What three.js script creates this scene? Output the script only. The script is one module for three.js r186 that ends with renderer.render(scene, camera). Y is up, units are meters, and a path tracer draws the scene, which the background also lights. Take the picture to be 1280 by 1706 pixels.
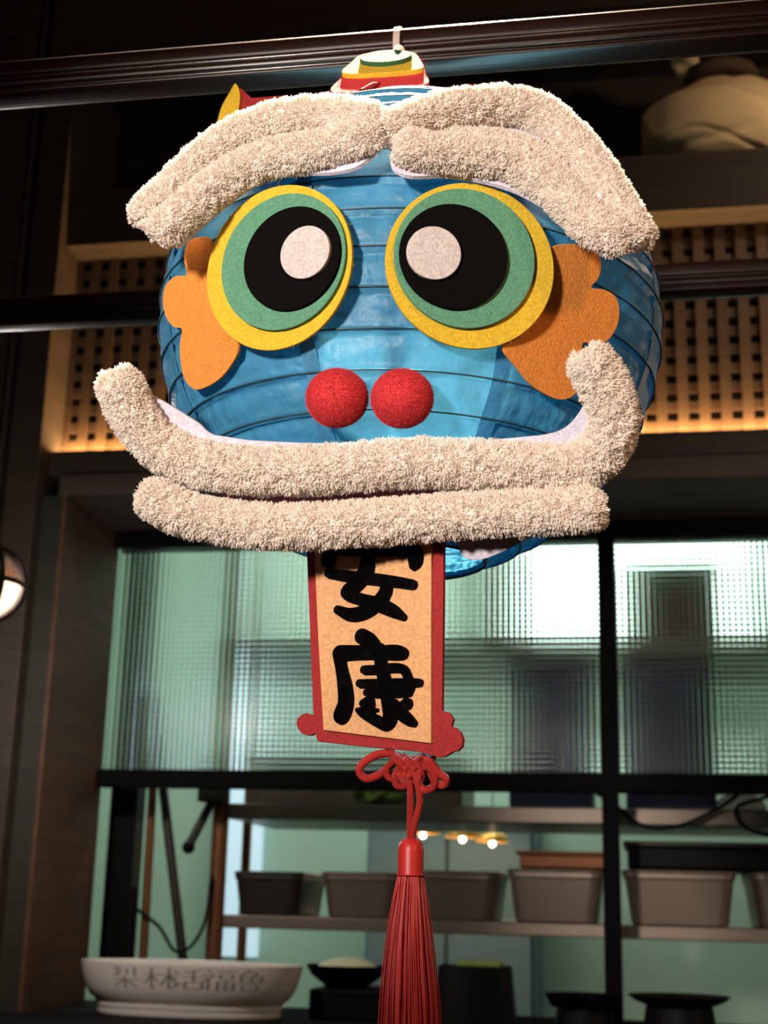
import * as THREE from 'three';
import { RoundedBoxGeometry } from 'three/addons/geometries/RoundedBoxGeometry.js';
import { mergeGeometries } from 'three/addons/utils/BufferGeometryUtils.js';
import { RectAreaLightUniformsLib } from 'three/addons/lights/RectAreaLightUniformsLib.js';

// ---------------------------------------------------------------- camera, lights, exposure
const scene = new THREE.Scene();
scene.background = new THREE.Color(0x000000);
const camera = new THREE.PerspectiveCamera(40.12, 1280 / 1706, 0.05, 30);
camera.position.set(0, 1.5, 2.3);
camera.quaternion.setFromRotationMatrix(new THREE.Matrix4().makeBasis(
  new THREE.Vector3(0.9853, 0.0240, -0.1691), new THREE.Vector3(0.0230, 0.9623, 0.2709), new THREE.Vector3(0.1692, -0.2708, 0.9476)));
camera.focus = 0.735;
camera.userData.fStop = 14;
const renderer = new THREE.WebGLRenderer({ antialias: true });
renderer.toneMapping = THREE.LinearToneMapping;
renderer.toneMappingExposure = 1.0;
renderer.shadowMap.enabled = true;
RectAreaLightUniformsLib.init();

const WARM = 0xffd2a0, KEYCOL = 0xffe0c0, COOL = 0xecfaee;
// downlight out of view in the ceiling, lighting the lantern from above and behind
const spot = new THREE.SpotLight(0xffe3c4, 160, 0, 0.2, 0.5, 2);
spot.position.set(-0.27, 3.27, 0.75); spot.target.position.set(-0.126, 1.90, 1.53);
spot.castShadow = true; spot.shadow.radius = 1.2; spot.name = 'downlight_beam';
scene.add(spot, spot.target);
// unseen lamp left of the camera, placed to light the lantern front
const key = new THREE.SpotLight(0xffefe2, 10.6, 0, 0.24, 0.6, 2);
key.position.set(-0.56, 1.86, 2.98); key.target.position.set(-0.13, 1.77, 1.6);
key.castShadow = true; key.shadow.radius = 4; key.name = 'unseen_spotlight_beam';
scene.add(key, key.target);
// weaker, warmer unseen lamp, placed to light the right side of the lantern
const side = new THREE.SpotLight(0xffbe80, 2.0, 0, 0.26, 0.6, 2);
side.position.set(0.98, 2.14, 2.72); side.target.position.set(-0.10, 1.78, 1.58);
side.castShadow = true; side.shadow.radius = 4; side.name = 'unseen_side_spotlight_beam';
scene.add(side, side.target);
// unseen ceiling panel lighting the kitchen, and the wall panel behind the ribbed glass
function areaLight(name, color, power, w, h, p, look) {
  const a = new THREE.RectAreaLight(color, power, w, h); a.name = name; a.position.set(...p); if (Array.isArray(look)) a.lookAt(...look); scene.add(a); if (look === 'up') a.rotation.set(Math.PI / 2, 0, 0); else if (look === 'down') a.rotation.set(-Math.PI / 2, 0, 0); return a;
}
areaLight('unseen_kitchen_ceiling_beam', COOL, 11.0, 1.6, 0.4, [-0.8, 2.955, -1.15], 'down');
areaLight('kitchen_wall_light_beam', COOL, 3.0, 0.64, 0.30, [0.035, 2.42, -1.80], [0.035, 2.42, 0]);
areaLight('bluish_slit_beam', 0xd8ecff, 1.2, 0.11, 0.8, [-1.142, 1.75, -1.80], [-1.142, 1.75, 0]);  // cool glow from the pale bluish slit on the far wall
// led strip behind the ledge lip, shining up the lattice
areaLight('led_strip_beam', 0xffc680, 330, 1.9, 0.008, [-0.09, 2.2895, -0.052], 'up');

// ---------------------------------------------------------------- helpers
let seed = 7;
const rnd = () => { seed = (seed * 1664525 + 1013904223) >>> 0; return seed / 4294967296; };
const rr = (a, b) => a + (b - a) * rnd();
const hash = (x, y) => { let h = Math.imul(x | 0, 374761393) + Math.imul(y | 0, 668265263); h = Math.imul(h ^ (h >>> 13), 1274126177); return ((h ^ (h >>> 16)) >>> 0) / 4294967296; };
function vnoise(x, y, per = 0) {
  const ix = Math.floor(x), iy = Math.floor(y), fx = x - ix, fy = y - iy, sx = fx * fx * (3 - 2 * fx), sy = fy * fy * (3 - 2 * fy);
  const w = (a) => per ? ((a % per) + per) % per : a;
  const a = hash(w(ix), w(iy)), b = hash(w(ix + 1), w(iy)), c = hash(w(ix), w(iy + 1)), d = hash(w(ix + 1), w(iy + 1));
  return (a + (b - a) * sx) * (1 - sy) + (c + (d - c) * sx) * sy;
}
function fbm(x, y, oct, per) { let s = 0, a = 0.5, t = 0; for (let i = 0; i < oct; i++) { s += a * vnoise(x, y, per); t += a; a *= 0.5; x *= 2; y *= 2; per *= 2; } return s / t; }
function tex(n, fn, metres, srgb = false) {          // square tile: fn(u, v) in 0..1 gives grey or [r, g, b]
  const d = new Uint8Array(n * n * 4);
  for (let j = 0; j < n; j++) for (let i = 0; i < n; i++) {
    const c = fn(i / n, j / n), k = (j * n + i) * 4, a = Array.isArray(c) ? c : [c, c, c];
    for (let q = 0; q < 3; q++) d[k + q] = Math.max(0, Math.min(255, Math.round(a[q] * 255)));
    d[k + 3] = 255;
  }
  const t = new THREE.DataTexture(d, n, n); t.wrapS = t.wrapT = THREE.RepeatWrapping; t.magFilter = THREE.LinearFilter; t.minFilter = THREE.LinearMipmapLinearFilter; t.generateMipmaps = true;
  t.repeat.set(1 / metres, 1 / metres); if (srgb) t.colorSpace = THREE.SRGBColorSpace; t.needsUpdate = true; return t;
}
const used = {};
function numbered(n) { const k = used[n] = (used[n] ?? -1) + 1; return k ? n + '_' + String(k).padStart(3, '0') : n; }
function tag(o, label, category, group) { o.userData.label = label; o.userData.category = category; if (group) o.userData.group = group; return o; }
function shadows(o) { o.castShadow = o.receiveShadow = true; return o; }
function mesh(name, geo, mat, parent = scene) {
  const m = shadows(new THREE.Mesh(geo, mat)); m.name = parent === scene ? numbered(name) : name; parent.add(m); return m;
}
function thing(name, label, category, p = [0, 0, 0], group) {
  const g = new THREE.Group(); g.name = numbered(name); g.position.set(...p); scene.add(g); return tag(g, label, category, group);
}
function struct(o) { o.userData.kind = 'structure'; return o; }
const merge = (list) => mergeGeometries(list.map((g) => { const n = g.index ? g.toNonIndexed() : g; for (const k of Object.keys(n.attributes)) if (!['position', 'normal', 'uv'].includes(k)) n.deleteAttribute(k); return n; }));
function boxUV(g) {                                   // uv in metres, by the face's main axis
  const p = g.attributes.position, n = g.attributes.normal, uv = new Float32Array(p.count * 2);
  for (let i = 0; i < p.count; i++) {
    const ax = Math.abs(n.getX(i)), ay = Math.abs(n.getY(i)), az = Math.abs(n.getZ(i));
    if (ax > ay && ax > az) { uv[2 * i] = p.getZ(i); uv[2 * i + 1] = p.getY(i); } else if (ay > az) { uv[2 * i] = p.getX(i); uv[2 * i + 1] = p.getZ(i); } else { uv[2 * i] = p.getX(i); uv[2 * i + 1] = p.getY(i); }
  }
  g.setAttribute('uv', new THREE.BufferAttribute(uv, 2)); return g;
}
function box(x0, x1, y0, y1, z0, z1, bevel = 0.002) { // world box with eased edges
  const g = bevel ? new RoundedBoxGeometry(x1 - x0, y1 - y0, z1 - z0, 2, Math.min(bevel, (x1 - x0) / 2.1, (y1 - y0) / 2.1, (z1 - z0) / 2.1)) : new THREE.BoxGeometry(x1 - x0, y1 - y0, z1 - z0);
  g.translate((x0 + x1) / 2, (y0 + y1) / 2, (z0 + z1) / 2); return boxUV(g);
}
const V = (a) => new THREE.Vector3(...a);
function tube(pts, r, seg = 24, rad = 8, closed = false) { return new THREE.TubeGeometry(new THREE.CatmullRomCurve3(pts.map(V), closed, 'centripetal'), seg, r, rad, closed); }
function rod(a, b, r, rad = 16) {
  const A = V(a), B = V(b), g = new THREE.CylinderGeometry(r, r, A.distanceTo(B), rad);
  g.applyQuaternion(new THREE.Quaternion().setFromUnitVectors(new THREE.Vector3(0, 1, 0), B.clone().sub(A).normalize())); const c = A.add(B).multiplyScalar(0.5); return g.translate(c.x, c.y, c.z);
}
const std = (color, roughness = 0.8, o = {}) => new THREE.MeshStandardMaterial({ color, roughness, ...o });
const phys = (color, roughness = 0.8, o = {}) => new THREE.MeshPhysicalMaterial({ color, roughness, ...o });

// ---------------------------------------------------------------- textures and materials
const feltBump = tex(512, (u, v) => { const a = fbm(u * 24, v * 24, 4, 24), s = Math.abs(fbm(u * 40 + 3 * fbm(u * 6, v * 6, 2, 6), v * 12, 3, 0x7fff) - 0.5); return 0.65 * a + 0.7 * s; }, 0.03);
const feltTone = tex(512, (u, v) => { const g = 0.80 + 0.24 * fbm(u * 32, v * 32, 3, 32) - 0.10 * Math.max(0, fbm(u * 64, v * 64, 2, 64) - 0.62) * 4; return g; }, 0.03, true);
const paperBump = tex(1024, (u, v) => { const w = 0.35 * fbm(u * 5, v * 5, 3, 5); const a = Math.abs(fbm(u * 9 + w, v * 9 + w, 4, 9) - 0.5), b = Math.abs(fbm(u * 17 + 5, v * 11, 3, 0x7fff) - 0.5); return 1 - 1.6 * Math.min(a, 0.3) - 0.6 * b; }, 0.14);
const paperTone = tex(512, (u, v) => 0.84 + 0.16 * fbm(u * 7, v * 7, 5, 7) - 0.05 * fbm(u * 90, v * 90, 2, 90), 0.14, true);
const woodTone = tex(512, (u, v) => { const g = fbm(u * 3, v * 60, 4, 0x7fff); return 0.72 + 0.28 * g - 0.12 * Math.pow(fbm(u * 8, v * 140, 2, 0x7fff), 3); }, 0.6, true);
const weave = tex(128, (u, v) => 0.5 + 0.25 * Math.sin(u * 2 * Math.PI * 8) * Math.sign(Math.sin(v * 2 * Math.PI * 8)) + 0.2 * vnoise(u * 32, v * 32, 32), 0.02);
const lens = tex(64, (u, v) => { const x = 2 * u - 1, y = 2 * v - 1; return Math.max(0, (1 - x ** 4) * (1 - y ** 4)); }, 0.0102);
const cordBump = tex(64, (u, v) => 0.5 + 0.5 * Math.sin(2 * Math.PI * (u * 3 + v * 1)), 1);
cordBump.repeat.set(26, 1);

const felt = (color, o = {}) => phys(color, 0.95, { map: feltTone, bumpMap: feltBump, bumpScale: 0.00032, sheen: 0.35, sheenRoughness: 0.6, sheenColor: new THREE.Color(color), ...o });
const M = {
  paper: phys(0x4fa4d0, 0.5, { map: paperTone, bumpMap: paperBump, bumpScale: 0.0012, transmission: 0.36, thickness: 0, side: THREE.DoubleSide, specularIntensity: 0.7 }),
  seam: phys(0x4a9cc8, 0.5, { map: paperTone, bumpMap: paperBump, bumpScale: 0.001, transmission: 0.3, thickness: 0, side: THREE.DoubleSide }),
  wire: std(0x2c4650, 0.38, { metalness: 0.2 }),  // dark tone also stands for the shade line along each rib
  yellow: felt(0xdfb92e), green: felt(0x5c9779), black: felt(0x050404, { sheen: 0, specularIntensity: 0.25 }), white: felt(0xd2c9c6), orange: felt(0xe8913c),
  red: felt(0x9e2629), redBright: felt(0xd8343a), cream: felt(0xdea876), backing: felt(0xe4def0), darkGreen: felt(0x2c5c3c), pink: felt(0xd87880),
  fur: phys(0xfdf6ee, 0.9, { sheen: 0.5, sheenRoughness: 0.5, sheenColor: new THREE.Color(0xfff4e4), transmission: 0.5, thickness: 0 }),
  furBase: std(0xfaf5ee, 0.95),
  pom: phys(0xcc343a, 0.9, { sheen: 0.35, sheenRoughness: 0.5, sheenColor: new THREE.Color(0xff6a60) }),
  cord: phys(0xd03430, 0.45, { bumpMap: cordBump, bumpScale: 0.0006, sheen: 0.4, sheenColor: new THREE.Color(0xff7a6a) }),
  silk: phys(0xc62c2c, 0.4, { sheen: 0.35, sheenColor: new THREE.Color(0xff6a50), sheenRoughness: 0.3 }),
  tie: phys(0xe8e4de, 0.35, { transmission: 0.4, thickness: 0 }),
  rail: phys(0x24110b, 0.34, { clearcoat: 0.4, clearcoatRoughness: 0.15 }),
  darkWood: std(0x40352b, 0.62, { map: woodTone }),
  ledgeWood: std(0x54473e, 0.6, { map: woodTone }),
  panelWood: std(0x64452d, 0.7, { map: woodTone }),
  jambWood: std(0x2c2c20, 0.7, { map: woodTone }), blackWood: phys(0x0d0b09, 0.8, { map: woodTone, specularIntensity: 0.3 }),
  slat: [0x6c5643, 0x745c48, 0x66503e].map((c) => std(c, 0.62, { map: woodTone })),
  frame: phys(0x040506, 0.75, { specularIntensity: 0.25 }),
  glass: phys(0xf4fffb, 0.11, { transmission: 1, thickness: 0.006, ior: 1.5, bumpMap: lens, bumpScale: 0.0007 }),
  steel: std(0x8c7d70, 0.38, { metalness: 0.45 }),
  steelDark: std(0x3e3832, 0.42, { metalness: 0.4 }),
  sage: std(0xb2c8b6, 0.7), tealWall: std(0x88b4a6, 0.65), kitchenFloor: std(0x5a5c58, 0.6), kitchenCeil: std(0xc8ccc6, 0.8),
  plaster: std(0x4a3c30, 0.9), floorWood: std(0x3a2a1e, 0.6, { map: woodTone }),
  porcelain: phys(0xe8e0d8, 0.22, { clearcoat: 0.5, clearcoatRoughness: 0.1 }),
  sack: std(0xecd09c, 0.95, { bumpMap: weave, bumpScale: 0.0004 }), sackTie: std(0x4a3626, 0.9),
  copper: std(0x8a5a3a, 0.5, { metalness: 0.55 }), blackPlastic: phys(0x060607, 0.55, { specularIntensity: 0.35 }), navy: std(0x2a324e, 0.55), cardboard: std(0x6e4a36, 0.85), leaf: std(0x8aa648, 0.7), brass: std(0xb8863c, 0.3, { metalness: 0.85 }), meshShade: std(0x2a1c12, 0.5, { metalness: 0.5 }),
};
const glow = (c, k) => new THREE.MeshStandardMaterial({ color: c, emissive: c, emissiveIntensity: k, roughness: 0.6 });

// ---------------------------------------------------------------- the restaurant room and the kitchen behind it
const S = (name, geo, mat) => struct(mesh(name, geo, mat));
S('floor', box(-3.1, 3.1, -0.1, 0, -0.4, 4.7, 0), M.floorWood);
S('ceiling', box(-3.1, 3.1, 3.36, 3.46, -0.4, 4.7, 0), M.plaster);
S('wall_left', box(-3.1, -3.0, 0, 3.36, -0.4, 4.7, 0), M.plaster);
S('wall_right', box(3.0, 3.1, 0, 3.36, -0.4, 4.7, 0), M.plaster);
S('wall_back', box(-3.0, 3.0, 0, 3.36, 4.6, 4.7, 0), M.plaster);
S('floor_kitchen', box(-2.2, 2.4, 0, 0.05, -2.0, -0.4, 0), M.kitchenFloor);
S('ceiling_kitchen', box(-2.2, 2.4, 2.99, 3.05, -2.0, -0.32, 0), M.kitchenCeil);
S('wall_kitchen_back', box(-2.2, 2.4, 0.05, 2.99, -2.0, -1.9, 0), M.sage);
S('wall_kitchen_left', box(-2.2, -2.1, 0.05, 2.99, -1.9, -0.32, 0), M.sage);
S('wall_kitchen_right', box(2.3, 2.4, 0.05, 2.99, -1.9, -0.32, 0), M.sage);
S('wall_front_left', box(-3.0, -1.62, 0, 3.36, -0.32, -0.02, 0), M.darkWood);
S('wall_front_right', box(1.4, 3.0, 0, 3.36, -0.32, -0.02, 0), M.darkWood);
// pillar of two dark boards with an open joint
{ const g = new THREE.Group(); g.name = 'pillar_left'; scene.add(g); struct(g);
  mesh('core', box(-1.62, -1.05, 0, 3.36, -0.32, -0.02, 0), M.blackWood, g);
  mesh('board', box(-1.62, -1.113, 0, 3.36, -0.02, 0.03), M.darkWood, g);
  mesh('board', box(-1.101, -1.041, 0, 3.36, -0.30, 0.03), M.darkWood, g); }
S('wall_side', box(-1.041, -1.003, 1.30, 2.204, -0.30, -0.002), M.jambWood);
S('trim_4', box(-1.003, -0.996, 1.318, 2.204, -0.285, -0.003, 0.001), M.panelWood);
S('wall_counter', box(-1.041, 1.4, 0, 1.285, -0.34, 0.16, 0), M.blackWood);
S('trim_1', box(-1.041, 1.4, 1.285, 1.318, -0.36, 0.20, 0.004), M.blackWood);
// ledge over the pass, two stepped boards
{ const g = new THREE.Group(); g.name = 'trim_2'; scene.add(g); struct(g);
  mesh('board', box(-1.040, 1.4, 2.246, 2.283, -0.30, -0.010), M.darkWood, g);
  mesh('board', box(-1.012, 1.4, 2.204, 2.243, -0.31, 0.0), M.ledgeWood, g);
  mesh('lip', box(-1.040, 1.4, 2.283, 2.291, -0.018, -0.010, 0.001), M.darkWood, g); }
S('wall_lattice_back', box(-1.041, 1.4, 2.283, 2.74, -0.30, -0.16, 0), M.blackWood);
S('trim_3', box(-1.041, 1.4, 2.700, 2.815, -0.30, 0.0), M.darkWood);
S('wall_niche', box(-1.041, 1.4, 2.815, 3.11, -0.30, -0.21, 0), M.darkWood);
S('beam', box(-1.041, 1.4, 3.11, 3.36, -0.30, 0.03), M.darkWood);

// window over the counter: black metal frame, two panes of ribbed glass
{ const w = new THREE.Group(); w.name = 'window_1'; scene.add(w); struct(w);
  mesh('frame', box(-0.998, 1.38, 2.172, 2.204, -0.305, -0.255), M.frame, w);
  mesh('mullion', box(-0.052, -0.022, 1.318, 2.18, -0.305, -0.255), M.frame, w);
  mesh('mullion', box(0.90, 0.93, 1.318, 2.18, -0.305, -0.255), M.frame, w);
  mesh('rail', box(-0.998, 1.38, 1.706, 1.738, -0.306, -0.254), M.frame, w);
  for (const [a, b] of [[-0.997, -0.050], [-0.024, 0.902], [0.928, 1.38]]) mesh('pane', box(a, b, 1.736, 2.174, -0.283, -0.277, 0), M.glass, w); }

// lattice of crossed slats
{ const g = thing('lattice_screen', 'brown wooden lattice of crossed slats glowing from below', 'screen', [0, 2.283, 0]);
  const vs = new THREE.BoxGeometry(0.0186, 0.417, 0.005), hs = new THREE.BoxGeometry(1.50, 0.0185, 0.005);
  for (let k = -1; k < 40; k++) { const m = mesh('slat', vs, M.slat[(k * 7 + 30) % 3], g); m.position.set(-1.0202 + 0.0369 * (k + 0.5), 0.2085, -0.063 + 0.0006 * ((k * 5) % 3)); }
  for (let k = -1; k < 12; k++) { const m = mesh('slat', hs, M.slat[(k * 5 + 30) % 3], g); m.position.set(-0.295, 2.3383 + 0.0349 * (k + 0.5) - 2.283, -0.0700); } }
{ const l = mesh('led_strip', box(-1.035, 0.88, 2.283, 2.287, -0.057, -0.047, 0), glow(0xffb45a, 3)); tag(l, 'thin warm glowing strip light hidden behind the ledge lip', 'light'); }

// ---------------------------------------------------------------- the lion lantern
const LC = [-0.1259, 1.8356, 1.5216], LB = 0.15, R = 0.15, rad = Math.PI / 180;
const lion = thing('lion_lantern', 'round blue paper lantern with a lion face of felt and white fleece', 'lantern', [LC[0], LC[1] - LB, LC[2]]);
function onPlate(o, lon, lat, off, center) {
  const n = new THREE.Vector3(Math.sin(lon * rad) * Math.cos(lat * rad), Math.sin(lat * rad), Math.cos(lon * rad) * Math.cos(lat * rad));
  const u = new THREE.Vector3(0, 1, 0).cross(n).normalize(), v = n.clone().cross(u);
  o.quaternion.setFromRotationMatrix(new THREE.Matrix4().makeBasis(u, v, n));
  o.position.copy(center ? V(center) : n.multiplyScalar(off)); o.position.y += LB; return o;
}
const mm = (pts) => pts.map(([x, y]) => new THREE.Vector2(x / 1000, y / 1000));
function outline(pts, smooth = true, n = 6) {
  let p = mm(pts);
  if (smooth) { const c = new THREE.CatmullRomCurve3(p.map((q) => new THREE.Vector3(q.x, q.y, 0)), true, 'centripetal'); p = c.getPoints(p.length * n).slice(0, -1).map((q) => new THREE.Vector2(q.x, q.y)); }
  return new THREE.Shape(p);
}
function sheet(shape, t, b = 0.0003) { return new THREE.ExtrudeGeometry(shape, { depth: t - 2 * b, bevelEnabled: true, bevelThickness: b, bevelSize: b, bevelOffset: -b, bevelSegments: 2, curveSegments: 48 }); }
function disc(cx, cy, rx, ry, t) { const s = new THREE.Shape(); s.absellipse(cx / 1000, cy / 1000, rx / 1000, ry / 1000, 0, Math.PI * 2); return sheet(s, t, 0.0004); }

// shell: paper over a spiral wire, flattened a little on top
const squash = (y) => y > 0 ? y * 0.92 : y;
const STEP = 7.9, TOP = 73, BOT = -72;
function shellPoint(lat, lon, r) { const l = Math.max(BOT, Math.min(TOP, lat)) * rad; return [r * Math.cos(l) * Math.sin(lon * rad), LB + squash(r * Math.sin(l)), r * Math.cos(l) * Math.cos(lon * rad)]; }
{ const NL = 360, SUB = 8, turns = 20, lat0 = 9.4 + 8 * STEP + STEP, pos = [], uv = [], idx = [];
  const rows = turns * SUB;
  for (let j = 0; j <= rows; j++) for (let i = 0; i <= NL; i++) {
    const lon = i / NL * 360 - 180, f = (j % SUB) / SUB, lat = lat0 - STEP * (j / SUB + lon / 360);
    const h = STEP / 2 * rad, t = (f - 0.5) * STEP * rad;
    const a = lon * rad, wr = (vnoise(lat * 0.9 + 50, lon * 0.16 + 90) - 0.5) * 0.0009 + (vnoise(lat * 0.35 + 9, lon * 0.45 + 90) - 0.5) * 0.0012, mid = Math.sin(f * Math.PI);
    const r = R * Math.cos(h) / Math.cos(t) + mid * (1.5 * wr - 0.0003) + [0.0008, -0.0021, -0.0011, -0.0004, 0, 0, 0, -0.0003][j % SUB];
    pos.push(...shellPoint(lat, lon, r)); uv.push(a * R, lat * rad * R);
  }
  for (let j = 0; j < rows; j++) for (let i = 0; i < NL; i++) { const p = j * (NL + 1) + i, q = p + NL + 1; idx.push(p, q, p + 1, p + 1, q, q + 1); }
  const g = new THREE.BufferGeometry(); g.setAttribute('position', new THREE.Float32BufferAttribute(pos, 3)); g.setAttribute('uv', new THREE.Float32BufferAttribute(uv, 2)); g.setIndex(idx); g.computeVertexNormals();
  const shell = mesh('paper_shell', g, M.paper, lion);
  const w = []; for (let k = 0; k <= 1200; k++) { const lat = lat0 - STEP * k / 60 + STEP / 2; if (lat < TOP && lat > BOT) w.push(shellPoint(lat, (k / 60 * 360) - 180, R + 0.0007)); }
  mesh('wire', tube(w, 0.0005, 1400, 5), M.wire, shell);  // laid outside the paper, coloured dark to draw the shade along the ribs
  mesh('wire', new THREE.TorusGeometry(R * Math.cos(BOT * rad), 0.001, 8, 64).rotateX(Math.PI / 2).translate(0, LB + R * Math.sin(BOT * rad) - 0.001, 0), M.wire, shell);
  mesh('wire', new THREE.TorusGeometry(R * Math.cos(TOP * rad), 0.001, 8, 64).rotateX(Math.PI / 2).translate(0, LB + squash(R * Math.sin(TOP * rad)), 0), M.wire, shell);
  mesh('wire', rod([-0.044, LB + 0.132, 0], [0.044, LB + 0.132, 0], 0.001, 8), M.wire, shell);
  for (const lon of [-13, 30, 77, 137, -163, -103, -58]) {     // overlapped paper joints
    const sp = [], si = [], su = [];
    for (let j = 0; j <= 120; j++) for (let i = 0; i <= 3; i++) {
      const lat = TOP - 2 - (TOP - 2 - BOT - 2) * j / 120, lo = lon + (i / 3 - 0.5) * 3.2 / Math.max(0.35, Math.cos(lat * rad)) + 0.25 * Math.sin(lat * 0.35);
      sp.push(...shellPoint(lat, lo, R + 0.0002)); su.push(lo * rad * R, lat * rad * R);
      if (j < 120 && i < 3) { const p = j * 4 + i; si.push(p, p + 4, p + 1, p + 1, p + 4, p + 5); }
    }
    const s = new THREE.BufferGeometry(); s.setAttribute('position', new THREE.Float32BufferAttribute(sp, 3)); s.setAttribute('uv', new THREE.Float32BufferAttribute(su, 2)); s.setIndex(si); s.computeVertexNormals();
    mesh('seam', s, M.seam, shell);
  } }

// eyes: four felt discs each
function eye(lon, lat, d) {
  const e = onPlate(mesh('eye', disc(...d[0], 0.0022), M.yellow, lion), lon, lat, 0.1515);
  for (const [k, n, m] of [[1, 'iris', M.green], [2, 'pupil', M.black], [3, 'highlight', M.white]]) mesh(n, disc(...d[k], 0.0024).translate(0, 0, 0.0023 * k), m, e);
  const hairs = [];
  for (let k = 0; k < 9; k++) { const a = rr(0, 6.28), x = (d[0][0] + d[0][2] * 0.985 * Math.cos(a)) / 1000, y = (d[0][1] + d[0][3] * 0.985 * Math.sin(a)) / 1000, l = rr(0.0015, 0.004); hairs.push(tube([[x, y, 0.001], [x + l * 0.5 * Math.cos(a + 0.3), y + l * 0.5 * Math.sin(a + 0.3), 0.0022], [x + l * Math.cos(a - 0.2), y + l * Math.sin(a - 0.2), 0.002]], 0.00012, 6, 4)); }
  const s = mesh('stray_fibres', merge(hairs), M.yellow, e); s.userData.kind = 'stuff';
}
eye(-18.3, -8.2, [[1.9, -1.6, 43.6, 43.0], [6.3, -0.1, 37.0, 35.4], [13.0, -0.3, 28.4, 26.7], [22.5, 0.3, 14.3, 13.5]]);
eye(20.7, -9.7, [[-0.4, -0.8, 43.3, 42.3], [-4.0, 1.9, 36.0, 35.5], [-10.2, 1.5, 27.5, 26.6], [-20.8, 1.4, 13.7, 13.4]]);

// orange fins beside the eyes
onPlate(mesh('cheek_fin', sheet(outline([[6.4, 39.9], [0.3, 42.8], [-9.5, 44.0], [-15.2, 40.2], [-16.6, 33.9], [-16.5, 27.2], [-26.4, 29.2], [-35.6, 26.7], [-39.7, 20.6], [-39.2, 10.5], [-33.5, 2.8], [-27.1, -0.3], [-30.5, -8.3], [-31.9, -19.1], [-30.2, -27.6], [-23.7, -34.5], [-12.6, -35.8], [1.9, -33.3], [15.8, -25.0], [17.5, -20.6], [14.4, -2.4], [12.0, 21.1]]), 0.0018), M.orange, lion), -36, -14, 0.1508);
onPlate(mesh('cheek_fin', sheet(outline([[-13.6, 33.5], [1.5, 39.9], [12.7, 40.0], [19.3, 35.2], [19.6, 26.8], [16.1, 20.9], [24.7, 21.7], [32.7, 19.8], [36.4, 14.1], [36.8, 5.1], [32.0, -3.8], [24.0, -7.6], [16.9, -8.5], [19.4, -18.3], [20.5, -28.3], [16.5, -36.3], [9.3, -39.7], [-0.1, -39.1], [-12.1, -35.2], [-20.8, -29.5], [-31.6, -20.8], [-21.5, -8.6], [-15.5, 16.0]]), 0.0018), M.orange, lion), 41, -17, 0.1508);

// fleece: a padded roll with thousands of small bent tufts
const tuftGeo = (() => { const g = new THREE.SphereGeometry(1, 6, 6); g.translate(0, 0.8, 0); const p = g.attributes.position; for (let i = 0; i < p.count; i++) { const y = p.getY(i); const k = y > 0.6 ? 1 - 0.35 * (y - 0.6) : 1; p.setXYZ(i, p.getX(i) * k + 0.25 * y * y, y * 1.25, p.getZ(i) * k); } g.computeVertexNormals(); return g; })();
const hairGeo = (() => { const g = new THREE.ConeGeometry(1, 2, 4, 2); g.translate(0, 1, 0); return g; })();
function fleece(parent, pts, r, lift, count, size = 0.0009) {
  const c = new THREE.CatmullRomCurve3(pts.map(([x, y]) => new THREE.Vector3(x / 1000, y / 1000, lift)), false, 'centripetal');
  const base = new THREE.TubeGeometry(c, 80, r * 0.93, 18); const caps = [0, 1].map((t) => { const q = c.getPointAt(t); return new THREE.SphereGeometry(r * 0.93, 18, 12).translate(q.x, q.y, q.z); });
  const roll = mesh('fur_roll', merge([base, ...caps]), M.furBase, parent);
  const im = shadows(new THREE.InstancedMesh(tuftGeo, M.fur, count)); im.name = 'fleece'; im.userData.kind = 'stuff';
  const L = c.getLength(), N = new THREE.Vector3(0, 0, 1), q = new THREE.Quaternion(), up = new THREE.Vector3(0, 1, 0), m = new THREE.Matrix4(), o = rr(0, 50);
  for (let k = 0; k < count; k++) {
    let s = rr(-r * 0.9, L + r * 0.9), d, p, t;
    const uu = Math.max(0, Math.min(1, s / L)); p = c.getPointAt(uu); t = c.getTangentAt(uu); const b = N.clone().cross(t).normalize();
    const phi = rr(-0.7, Math.PI + 0.7); d = b.clone().multiplyScalar(Math.cos(phi)).addScaledVector(N, Math.sin(phi));
    if (s < 0 || s > L) { const e = (s < 0 ? -s : s - L) / r; d.multiplyScalar(Math.sqrt(Math.max(0.02, 1 - e * e))).addScaledVector(t, s < 0 ? -e : e).normalize(); }
    const cl = vnoise(s * 260 + o, phi * 3.2 + o), cl2 = vnoise(s * 700 + o, phi * 8 + 40), lump = 0.88 + 0.17 * cl + 0.08 * cl2;
    p.addScaledVector(d, r * lump - 0.0012);
    const dir = d.clone().addScaledVector(t, (vnoise(s * 350 + 7, phi * 4) - 0.5) * 1.2 + rr(-0.25, 0.25)).addScaledVector(b, (vnoise(s * 350 + 70, phi * 4) - 0.5) * 1.3 + rr(-0.4, 0.4)).normalize();
    q.setFromUnitVectors(up, dir).multiply(new THREE.Quaternion().setFromAxisAngle(up, rr(0, 6.28)));
    const nub = rnd() < 0.42, w = nub ? size * rr(0.75, 1.25) : rr(0.00024, 0.00040), l = nub ? size * rr(0.6, 1.1) : rr(0.0009, 0.0016);
    m.compose(p, q, new THREE.Vector3(w, l, w)); im.setMatrixAt(k, m);
  }
  parent.add(im); return roll;
}
function eyebrow(board, rolls, lon, lat, off) {
  const b = onPlate(mesh('eyebrow', sheet(outline(board), 0.0025), M.backing, lion), lon, lat, off);
  rolls.forEach((r, i) => fleece(b, r, [0.0100, 0.0096, 0.0070][i], i < 2 ? 0.0080 : 0.0015, i < 2 ? 32000 : 16000));
}
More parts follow.
